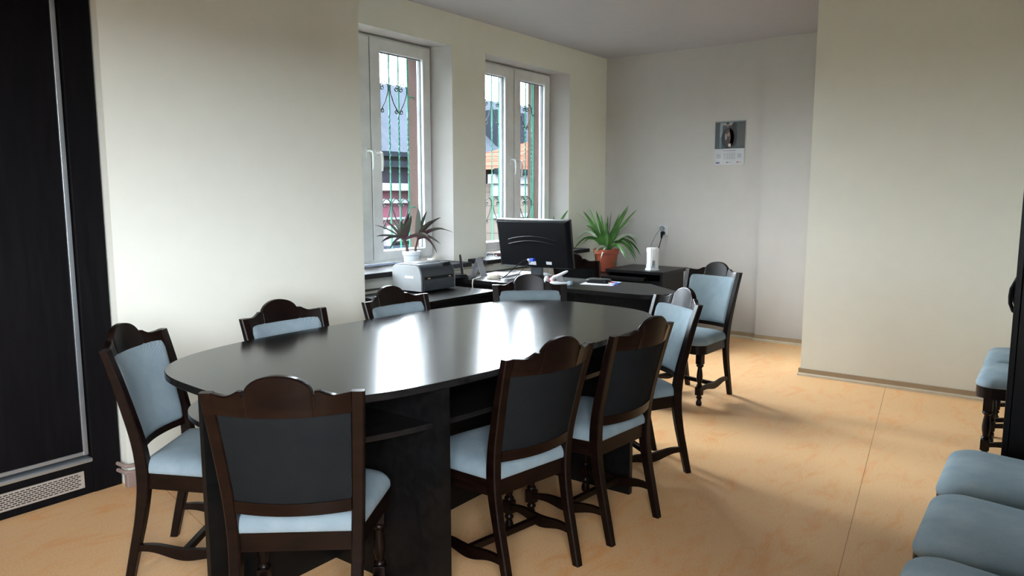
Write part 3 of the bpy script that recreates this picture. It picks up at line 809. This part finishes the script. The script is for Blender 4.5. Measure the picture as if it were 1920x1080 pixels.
# white sheet with black wallet and pens
mm = Matrix.Translation((4.49, 2.555, .740)) @ Matrix.Rotation(rad(12), 4, 'Z')
b = MB(); b.box(-.115, .115, -.115, .115, 0, .003, mtx=mm)
tag(b.build('paper_sheet', M['paper']), 'white sheet of paper under the black pouch on the desk', 'paper')
mm = Matrix.Translation((4.50, 2.580, .743)) @ Matrix.Rotation(rad(8), 4, 'Z')
b = MB(); b.loft([[mm @ Vector((x * s, y * s, z)) for x, y in oval(.055, .085, 4, 28)] for s, z in ((.96, 0), (1, .006), (1, .020), (.93, .027), (.6, .029))])
tag(b.build('pouch', M['blackplastic']), 'flat black pouch lying on the white sheet on the desk', 'pouch')
for nm, c, mat_, lb in (('pen', (4.475, 2.475), 'blue', 'blue pen lying on the white sheet beside the pouch'), ('pen', (4.530, 2.490), 'red', 'red pen lying on the white sheet behind the blue pen')):
    p = thing(nm, lb, 'pen', (c[0], c[1], .7485), rad(62 if mat_ == 'blue' else 80))
    b = MB(); b.tube([(-.065, 0, 0), (.045, 0, 0), (.062, 0, 0)], [.0042, .0042, .001], 8); b.build('barrel', M['white'] if mat_ == 'blue' else M['red'], p)
    b = MB(); b.tube([(-.068, 0, 0), (-.020, 0, 0)], .0048, 8); b.build('cap', M['blue'], p)

# ------------------------------------------------------------------ credenza along the far wall
cr = thing('credenza', 'black sideboard against the far wall carrying the kettle', 'sideboard', (6.30, 3.1, 0))
b = MB(); b.box(-.285, .275, -.300, .28, .642, .670, bev=.002); b.build('top_panel', M['black'], cr)
b = MB(); b.box(-.262, .20, -.285, -.262, 0, .642); b.build('side_panel', M['black'], cr)
b = MB(); b.box(-.262, .20, .25, .275, .0, .582); b.build('side_panel', M['black'], cr)
b = MB(); b.box(-.262, .20, .25, .275, .613, .642); b.build('riser', M['black'], cr)
b = MB(); b.box(-.255, -.237, -.258, .245, .05, .58, bev=.001); b.build('door', M['black'], cr)
b = MB(); b.box(.185, .20, -.262, .25, .612, .642); b.box(.185, .20, -.262, -.145, .583, .6125); b.box(.185, .20, -.262, .25, .05, .5835); b.build('back_panel', M['black'], cr)
lw_ = thing('return_desk', 'low black desk section with rounded end in front of the sideboard, holding the plant pot', 'desk', (6.25, 3.40, 0))
b = MB()
poly = [(-.335, .44), (-.335, -.36)] + [(-.255 + .08 * cos(rad(a)), -.36 + .08 * sin(rad(a))) for a in (190, 210, 230, 250, 270)] + [(.36, -.44), (.36, .44)]
b.prism(poly, .585, .610); b.build('desk_top', M['black'], lw_, angle=30)
b = MB(); b.box(.30, .32, .02, .42, 0, .585); b.build('support_panel', M['black'], lw_)
# kettle
kt = thing('electric_kettle', 'white electric jug kettle standing on the black sideboard under the socket', 'kettle', (6.165, 2.975, .670), rad(32))
def ngon(r, z, n=8, ph=22.5): return [(r * cos(rad(ph + 360 / n * k)), r * sin(rad(ph + 360 / n * k)), z) for k in range(n)]
b = MB(); b.loft([ngon(.066, 0), ngon(.066, .008), ngon(.058, .018)]); b.build('power_base', M['white'], kt)
b = MB(); b.loft([ngon(.055, .018), ngon(.057, .03), ngon(.057, .150), ngon(.059, .188), ngon(.057, .196)]); b.build('jug', M['white'], kt)
b = MB(); b.loft([ngon(.056, .196), ngon(.052, .204), ngon(.02, .207)]); b.build('lid', M['white'], kt)
b = MB()
b.loft([[(x, y * wv, z) for x, y in ((x0, -.014), (x0 + .012, -.014), (x0 + .012, .014), (x0, .014))] for x0, z, wv in ((-.066, .202, 1), (-.088, .198, 1), (-.096, .18, 1), (-.094, .12, 1), (-.088, .06, 1.1), (-.066, .03, 1.2))])
b.build('handle', M['white'], kt)
b = MB(); b.box(-.100, -.088, -.012, .012, .050, .095, bev=.003); b.build('power_switch', M['switchgrey'], kt)
b = MB(); b.box(-.012, .012, .0525, .0545, .06, .165); b.build('water_window', M['darkplastic'], kt)
# socket with two plugs
so = thing('wall_socket', 'white double wall socket on the far wall above the kettle', 'socket', (6.872, 3.20, .995))
b = MB(); b.box(-.010, 0, -.048, .048, -.048, .052, bev=.004); b.build('socket_plate', M['white'], so)
pg = thing('power_plug', 'round grey plug in the upper outlet of the wall socket', 'plug', (6.862, 3.212, 1.018))
b = MB(); b.tube([(0, 0, 0), (-.02, 0, 0), (-.03, .0, 0)], [.024, .024, .016], 14); b.build('plug_body', M['greyplastic'], pg)
b = MB(); b.tube([(-.025, .01, -.01), (-.03, .05, -.06), (-.025, .10, -.15), (-.015, .13, -.25), (-.02, .12, -.34), (-.05, .10, -.40)], .003, 6); b.build('cord', M['greyplastic'], pg)
pg = thing('power_plug', 'black plug with hanging cord in the lower outlet of the wall socket', 'plug', (6.862, 3.200, .970))
b = MB(); b.tube([(0, 0, 0), (-.022, 0, 0), (-.034, 0, -.008)], [.021, .021, .014], 14); b.tube([(-.026, 0, -.005), (-.030, .003, -.03), (-.028, .006, -.055)], [.016, .012, .006], 10); b.build('plug_body', M['blackplastic'], pg)
b = MB(); b.tube([(-.028, .006, -.05), (-.030, .02, -.11), (-.04, .035, -.18), (-.12, .02, -.25), (-.28, -.02, -.285), (-.50, -.10, -.293), (-.62, -.15, -.294)], .0045, 6); b.build('cord', M['blackplastic'], pg)

# ------------------------------------------------------------------ plants
RT = Vector((.5958, -.8031, 0)); UPV = Vector((0, 0, 1)); BK = Vector((.8031, .5958, 0))
def leaf(b, base, tip, width, lift, mat=None, fold=.25, n=9):
    """ribbon leaf from base to tip; lift raises the middle of the arc"""
    base, tip = Vector(base), Vector(tip); mid = (base + tip) / 2 + Vector((0, 0, lift))
    rows = []
    face = random.uniform(.35, .8)                       # blades twist to varied azimuths
    FD = Vector((cos(random.uniform(.1, 1.1)), sin(random.uniform(.1, 1.1)), 0))
    for k in range(n + 1):
        t = k / n
        p = base * (1 - t) ** 2 + mid * 2 * t * (1 - t) + tip * t * t
        tg = ((mid - base) * 2 * (1 - t) + (tip - mid) * 2 * t).normalized()
        sd = tg.cross(UPV) * (1 - face) + tg.cross(FD) * face
        if sd.length < .05: sd = tg.cross(BK)
        # turn the blade partly towards an arbitrary azimuth so leaves are not all edge-on
        sd.normalize(); nr = sd.cross(tg)
        wd = width * .5 * (min(1, .45 + 2.2 * t)) * (1 - t ** 3) ** .8
        tw = fold
        rows.append([p - sd * wd + nr * wd * tw, p - nr * .0007, p + sd * wd + nr * wd * tw, p + nr * .0007])
    b.loft(rows, mat=mat)
p1 = thing('potted_dracaena', 'purple-leaved plant in a white pot on the left windowsill', 'plant', (3.865, 3.775, .832))
b = MB(); R_ = .064
b.lathe([(.050, 0), (.062, .004), (.066, .012), (.064, .016)], (0, 0, 0), 32); b.build('saucer', M['potwhite'], p1)
b = MB(); n = 40
rings = []
for r, z in ((.046, .006), (.050, .012), (.058, .085), (.060, .086), (.066, .090), (.068, .118), (.064, .119), (.060, .100)):
    rings.append([((r * (1 + (.03 if (k // 5) % 2 else 0) * (z < .087))) * cos(2 * pi * k / n), (r * (1 + (.03 if (k // 5) % 2 else 0) * (z < .087))) * sin(2 * pi * k / n), z) for k in range(n)])
b.loft(rings); b.build('pot', M['potwhite'], p1)
b = MB(); b.lathe([(.058, .100), (.056, .104), (.02, .107)], (0, 0, 0), 24); b.build('soil', M['soil'], p1)
b = MB()
c1 = RT * -.030 + Vector((0, 0, .105)); c2 = RT * .026 + Vector((0, 0, .105)) + BK * .01
d1_, d2_ = c1 + RT * -.022 + Vector((0, 0, .085)), c2 + RT * .018 + Vector((0, 0, .10))
b.tube([c1, c1 + RT * -.004 + Vector((0, 0, .04)), d1_, d1_ + Vector((0, 0, .03))], [.012, .011, .010, .006], 8)
b.tube([c2, c2 + RT * .002 + Vector((0, 0, .04)), d2_, d2_ + Vector((0, 0, .03))], [.009, .009, .008, .005], 8)
b.build('stem', M['stem'], p1)
b = MB()
S1 = 1 / 8.306 / 257
org = (640, 770)   # soil level reference for the sketch of leaf tips
def tipv(x, z, dep): return RT * ((x - org[0]) * S1 - .012) + Vector((0, 0, (org[1] - z) * S1 + .105)) + BK * dep
for (x, z, dep, wd, lift, which) in [
    (130, 335, -.08, .030, .035, 0), (100, 520, .05, .026, .030, 0), (270, 262, -.02, .034, .03, 0), (335, 245, .07, .030, .03, 0), (540, 270, -.10, .040, .02, 0),
    (630, 150, .04, .040, .01, 0), (690, 190, -.06, .042, .01, 0), (780, 70, .0, .046, .0, 1), (895, 130, .07, .028, .02, 1), (1030, 260, -.05, .034, .03, 1),
    (1122, 225, .03, .034, .04, 1), (1200, 392, -.08, .032, .05, 1), (1318, 462, .02, .026, .075, 1), (1135, 632, -.06, .030, .105, 0), (1056, 792, .04, .024, .12, 1),
    (310, 735, .03, .022, .06, 0), (500, 420, .10, .03, .02, 0), (860, 340, .10, .03, .02, 1), (230, 600, -.10, .026, .06, 0), (960, 520, -.12, .026, .06, 1)]:
    base = (d1_ if which == 0 else d2_) + Vector((0, 0, random.uniform(-.01, .03)))
    leaf(b, base, tipv(x, z, dep), wd, lift)
b.build('foliage', M['leafpurple'], p1, angle=70)

p2 = thing('potted_spider_plant', 'bushy green spider plant in a terracotta pot by the far wall', 'plant', (6.33, 3.55, .610))
b = MB()
b.lathe([(.090, 0), (.118, .002), (.122, .012), (.114, .014)], (0, 0, 0), 32); b.build('saucer', M['terracotta'], p2)
b = MB(); b.lathe([(.075, .006), (.092, .010), (.112, .170), (.124, .174), (.128, .214), (.122, .216), (.116, .190), (.05, .190)], (0, 0, 0), 36); b.build('pot', M['terracotta'], p2)
b = MB(); b.lathe([(.112, .186), (.108, .196), (.03, .200)], (0, 0, 0), 24); b.build('soil', M['soil'], p2)
bg_, bp_ = MB(), MB()
S2 = 1 / 6.75 / 193.6
def tip2(x, z, dep): return RT * ((x - 512) * S2) + Vector((0, 0, (640 - z) * S2 + .205)) + BK * dep
tips = [(140, 168, .12, .02, .10, 0), (200, 140, -.10, .05, .06, 0), (290, 88, .05, .03, .03, 0), (360, 130, -.12, .05, .02, 0), (445, 178, .10, .04, 0, 0), (490, 270, -.08, .04, 0, 0), (540, 200, .12, .035, 0, 0),
        (795, 68, .05, .05, .03, 0), (770, 100, -.10, .05, .03, 0), (892, 125, -.02, .04, .07, 0), (862, 240, .12, .035, .09, 0), (860, 250, -.08, .03, .10, 1), (960, 538, -.06, .045, .22, 1), (965, 712, .05, .05, .26, 0),
        (930, 580, .13, .045, .22, 0), (892, 752, -.10, .045, .26, 0), (875, 790, -.16, .045, .27, 0), (915, 700, .16, .04, .27, 0), (628, 868, -.13, .042, .20, 0), (415, 740, -.22, .03, .12, 1), (90, 640, -.05, .045, .26, 0),
        (100, 560, .06, .035, .30, 1), (200, 550, -.12, .04, .18, 0), (262, 390, .10, .035, .10, 0), (300, 512, .08, .04, .10, 0), (330, 700, -.18, .045, .12, 1), (720, 720, -.20, .04, .18, 1), (600, 150, .2, .04, .02, 0),
        (420, 330, -.18, .045, .03, 0), (560, 420, -.2, .045, .02, 0), (650, 300, .02, .05, .03, 0), (700, 180, .16, .04, .03, 0), (300, 260, .18, .04, .06, 0), (230, 320, -.14, .04, .12, 0), (750, 560, .2, .04, .15, 0), (760, 760, -.26, .04, .20, 0)]
for (x, z, dep, wd, lift, pale) in tips:
    base = Vector((random.uniform(-.03, .03), random.uniform(-.03, .03), .20))
    dep *= .75
    t_ = tip2(x, z, dep)
    leaf(bp_ if pale else bg_, base, t_, wd * .8, lift)
bg_.build('foliage', M['leafgreen'], p2, angle=70)
o = bp_.build('pale_foliage', M['leafpale'], p2, angle=70); o['label'] = 'pale cream-striped leaves'
# small plant on the right sill, mostly hidden by the monitor
p3 = thing('small_plant', 'little plant on the right windowsill, one leaf peeping over the monitor', 'plant', (5.80, 3.84, .832))
b = MB(); b.lathe([(.035, 0), (.050, .075), (.053, .078), (.053, .09), (.047, .09), (.045, .08)], (0, 0, 0), 24); b.build('pot', M['potwhite'], p3)
b = MB(); b.lathe([(.044, .072), (.042, .080), (.01, .082)], (0, 0, 0), 20); b.build('soil', M['soil'], p3)
b = MB()
for (r, z, d, wd, l) in ((.16, .385, .0, .030, .06), (-.10, .30, .03, .03, .04), (.02, .33, -.03, .03, .01), (-.05, .26, .05, .03, .03), (.09, .28, -.05, .03, .05)):
    leaf(b, (0, 0, .08), RT * r + Vector((0, 0, z)) + BK * d, wd, l)
b.build('foliage', M['leafgreen'], p3, angle=70)

# things on the right sill
gl = thing('eyeglasses', 'thin dark eyeglasses on the right windowsill left of the monitor', 'glasses', (4.865, 3.80, .832), rad(60))
b = MB()
for s in (-1, 1):
    b.tube([(0, s * .034 + .026 * cos(2 * pi * k / 16), .022 + .019 * sin(2 * pi * k / 16)) for k in range(17)], .0016, 6)
b.tube([(0, -.009, .026), (0, 0, .030), (0, .009, .026)], .0016, 6); b.build('rims', M['blackplastic'], gl)
for s in (-1, 1):
    b = MB(); b.tube([(0, s * .061, .028), (.02, s * .064, .030), (.10, s * .062, .028), (.125, s * .06, .006)], .0017, 6); b.build('temple', M['blackplastic'], gl)
b = MB(); mm = Matrix.Translation((5.06, 3.84, .832))
b.loft([[mm @ Vector((x * s, y * s, z)) for x, y in oval(.075, .045, 2.6, 24)] for s, z in ((.9, 0), (1, .008), (.96, .028), (.7, .042), (.3, .046))])
tag(b.build('glasses_case', plain('maroon_vinyl', (.16, .035, .045), .5)), 'maroon pouch on the right windowsill beside the eyeglasses', 'pouch')

# ------------------------------------------------------------------ radiators under the windows, cable on the pier
def radiator(x0, x1, label, z1=.700):
    r = thing('radiator', label, 'radiator', ((x0 + x1) / 2, 3.82, 0), 0, 'panel radiators')
    h = (x1 - x0) / 2
    b = MB(); b.box(-h, h, -.055, -.042, .12, z1 - .01, bev=.004); n = int(2 * h / .05)
    for k in range(n):
        x = -h + .03 + k * (2 * h - .06) / (n - 1); b.box(x - .012, x + .012, -.060, -.052, .15, z1 - .04, bev=.004)
    b.box(-h, h, .03, .043, .12, z1 - .01, bev=.004)
    b.build('panel', M['white'], r)
    b = MB(); b.box(-h, h, -.058, .045, z1 - .012, z1, bev=.003); g = b.build('top_grille', M['beige'], r)
    b = MB()
    for k in range(int(2 * h / .03)):
        x = -h + .03 + k * .03
        if x < h - .02: b.box(x, x + .016, -.035, .025, z1 - .001, z1 + .0008)
    b.build('vent_slots', M['void'], g)
    b = MB()
    for x in (-h + .1, h - .1): b.box(x - .015, x + .015, .04, .06, .2, .55); b.box(x - .012, x + .012, -.01, .02, 0, .125)
    b.build('bracket', M['white'], r)
radiator(3.15, 4.30, 'white panel radiator under the left windowsill behind the printer')
radiator(4.66, 5.72, 'white panel radiator under the right windowsill, its slotted top showing below the monitor', .712)
b = MB(); b.tube([(4.10, 3.874, .752), (4.45, 3.874, .755), (4.66, 3.874, .757), (4.95, 3.874, .760)], .006, 8)
tag(b.build('wall_cable', M['beige']), 'pale cable fixed along the window wall between the two sills', 'cable')

# ------------------------------------------------------------------ wall calendar
ca = thing('wall_calendar', 'wall calendar with a dark photograph hanging on the far wall', 'calendar', (6.818, 2.533, 1.830))
ca.location = (6.868, 2.553, 1.832)
sc_ = 6.872 / 6.77
def cq(b, y0, y1, z0, z1, dx, mat): b.box(-.0015 - dx - .0006, -.0015 - dx, -y1, -y0, z0, z1, mat=mat)   # y to the right in view = -Y
hw = .143
b = MB(); b.box(-.0015, 0, -hw, hw, -.198, .198); b.build('sheet', M['paper'], ca)
pic = MB()
tone = lambda n_, c: plain(n_, c, .45)
T1, T2, T3, T4, T5, T6, T7 = tone('print_slate', (.050, .062, .072)), tone('print_pale_grey', (.25, .28, .31)), tone('print_black', (.012, .010, .010)), tone('print_brown', (.055, .025, .015)), tone('print_skin', (.30, .15, .11)), tone('print_blue', (.10, .16, .22)), tone('print_white', (.55, .56, .58))
cq(pic, -hw, hw, -.050, .198, .0, T1)
cq(pic, -.095, .040, .165, .190, .0007, T2); cq(pic, -.097, -.072, .055, .165, .0007, T2); cq(pic, -.098, -.078, -.045, .055, .0007, T6)
cq(pic, .070, .140, -.03, .17, .0007, tone('print_dark_grey', (.07, .078, .08)))
def ell(b, cy, cz, ry, rz, dx, mat, n=28):
    b.loft([[(-.0015 - dx - e_, -(cy + ry * cos(2 * pi * k / n)), cz + rz * sin(2 * pi * k / n)) for k in range(n)] for e_ in (0, .0006)], mat=mat)
ell(pic, -.018, .048, .062, .094, .0014, T3); ell(pic, .030, .068, .038, .105, .0014, T3)
ell(pic, .040, .165, .022, .025, .0021, T3); ell(pic, -.022, .168, .013, .017, .0021, T5); ell(pic, -.022, .183, .013, .009, .0028, T3)
ell(pic, -.022, .05, .030, .075, .0021, T4); ell(pic, -.014, .080, .011, .019, .0028, T5); ell(pic, -.036, .06, .010, .03, .0028, T2); ell(pic, -.024, .01, .018, .022, .0028, T4)
cq(pic, -.012, .012, -.032, -.004, .0028, T7)
pic.build('picture', T1, ca)
grd = MB(); ink, blu, orn = tone('print_ink', (.22, .22, .26)), tone('print_navy', (.05, .06, .18)), tone('print_rust', (.35, .09, .05))
for r in range(5):
    for c in range(7):
        y = -.052 + c * .0165; z = -.090 - r * .0125
        cq(grd, y, y + .0085, z - .006, z, .0003, ink)
cq(grd, -.060, .060, -.072, -.066, .0003, ink)
for r in range(4):
    cq(grd, -.122, -.085 + .004 * (r % 2), -.105 - r * .010, -.101 - r * .010, .0003, ink); cq(grd, .080, .118 - .006 * (r % 2), -.105 - r * .010, -.101 - r * .010, .0003, ink)
cq(grd, -.128, -.092, -.186, -.174, .0003, blu); cq(grd, -.026, -.012, -.182, -.172, .0003, blu); cq(grd, -.008, .018, -.180, -.175, .0003, ink)
cq(grd, .074, .088, -.184, -.170, .0003, orn); cq(grd, .092, .114, -.180, -.175, .0003, ink)
grd.build('month_grid', ink, ca)
b = MB(); b.box(-.004, 0, -hw, hw, .196, .206); b.build('hanger_strip', M['greyplastic'], ca)

# white scrap on the far seat
b = MB(); b.box(4.60, 4.645, -.02, .05, .452, .458, bev=.002)
tag(b.build('paper_scrap', M['paper']), 'small white scrap lying on the half-hidden chair seat beside the black cabinet', 'paper')

# ------------------------------------------------------------------ outside: buildings over the street
gd = MB(); gd.box(-12, 60, 4.6, 60, -4.2, -4.0); struct(gd.build('ground', M['asphalt']))
bl = thing('apartment_building', 'long pink building with grey slate mansard roof across the street', 'building', (18, 16, -4))
b = MB(); b.box(-14, 12, 0, 9, 0, 5.45); b.build('wall', M['pinkwall'], bl)
b = MB(); b.box(-14, 12, -.10, 9, 5.62, 6.55); b.build('attic_wall', M['purplewall'], bl)
b = MB()
for z0, z1, d in ((5.45, 5.66, .35), (5.08, 5.20, .15), (4.60, 4.66, .1), (2.2, 2.5, .12)): b.box(-14, 12, -d, .05, z0, z1)
b.build('cornice', M['whitetrim'], bl)
b = MB(); b.loft([[(x, y, z) for y, z in ((-.35, 6.50), (2.6, 9.02), (3.2, 9.02), (9, 6.5))] for x in (-14, 12)]); b.build('roof', M['slate'], bl)
b = MB(); b.box(-14, 12, -.50, -.30, 6.42, 6.56); b.box(-14, 12, -.42, -.2, 6.12, 6.30); b.build('gutter', M['slatedark'], bl)
for xc in (-3.7, 3.9):
    b = MB(); b.box(xc - .9, xc + .9, .25, 2.2, 6.9, 8.3); dm = b.build('dormer', M['dormer'], bl)
    b = MB(); b.box(xc - .45, xc + .45, .20, .26, 7.15, 8.05); b.build('dormer_window', M['whitetrim'], dm)
for xc in (-9, -5.1, -2.05, 1.2, 4.4):
    b = MB(); b.box(xc - .75, xc + .75, -.12, .0, 1.4, 4.42); wf = b.build('window_surround', M['whitetrim'], bl)
    b = MB(); b.box(xc - .5, xc + .5, -.135, -.11, 1.7, 3.95); b.build('pane', M['darkpane'], wf)
hs = thing('tiled_house', 'beige house with red tiled hip roof seen through the right window', 'house', (19, 12, -4))
b = MB(); b.box(-3.6, 5, 0, 2.2, 0, 5.62); b.build('wall', M['beigewall'], hs)
b = MB()
b.loft([[(-4.0, -.4, 5.98), (5.4, -.4, 5.98), (5.4, 2.6, 5.98), (-4.0, 2.6, 5.98)], [(.6, 1.05, 7.12), (4.0, 1.05, 7.12), (4.0, 1.15, 7.12), (.6, 1.15, 7.12)]]); b.build('roof', M['redtile'], hs)
b = MB(); b.box(-4.05, 5.4, -.5, -.34, 5.86, 6.0); b.build('gutter', M['slatedark'], hs)
b = MB()
b.loft([[(x, y, z) for y, z in ((0.02, 5.62), (-.25, 5.62), (-.25, 5.86), (0.02, 5.86))] for x in (-3.85, 5)]); b.build('cornice', M['whitetrim'], hs)
b = MB(); b.box(-3.75, 5, -.12, 0, 5.30, 5.60); b.build('frieze', M['whitetrim'], hs)
b = MB(); b.box(-3.65, 5, -.08, 0, 4.72, 4.82); b.build('string_course', M['whitetrim'], hs)
for xc in (-1.35, 1.4):
    b = MB(); b.box(xc - .7, xc + .7, -.10, 0, 2.6, 4.62); wf = b.build('window_surround', M['whitetrim'], hs)
    b = MB(); b.box(xc - .42, xc - .03, -.115, -.09, 2.9, 4.35); b.box(xc + .03, xc + .42, -.115, -.09, 2.9, 4.35); b.build('pane', M['darkpane'], wf)
sh_ = thing('outbuilding', 'low dark shed roof below the pink facade outside the left window', 'shed', (9.5, 9, -4))
b = MB(); b.box(-2.5, 2.5, 0, 3, 0, 3.9); b.build('wall', M['whitetrim'], sh_)
b = MB(); b.loft([[(x, y, z) for y, z in ((-.3, 3.85), (1.5, 4.35), (3.3, 3.85))] for x in (-2.7, 2.7)]); b.build('roof', M['slatedark'], sh_)
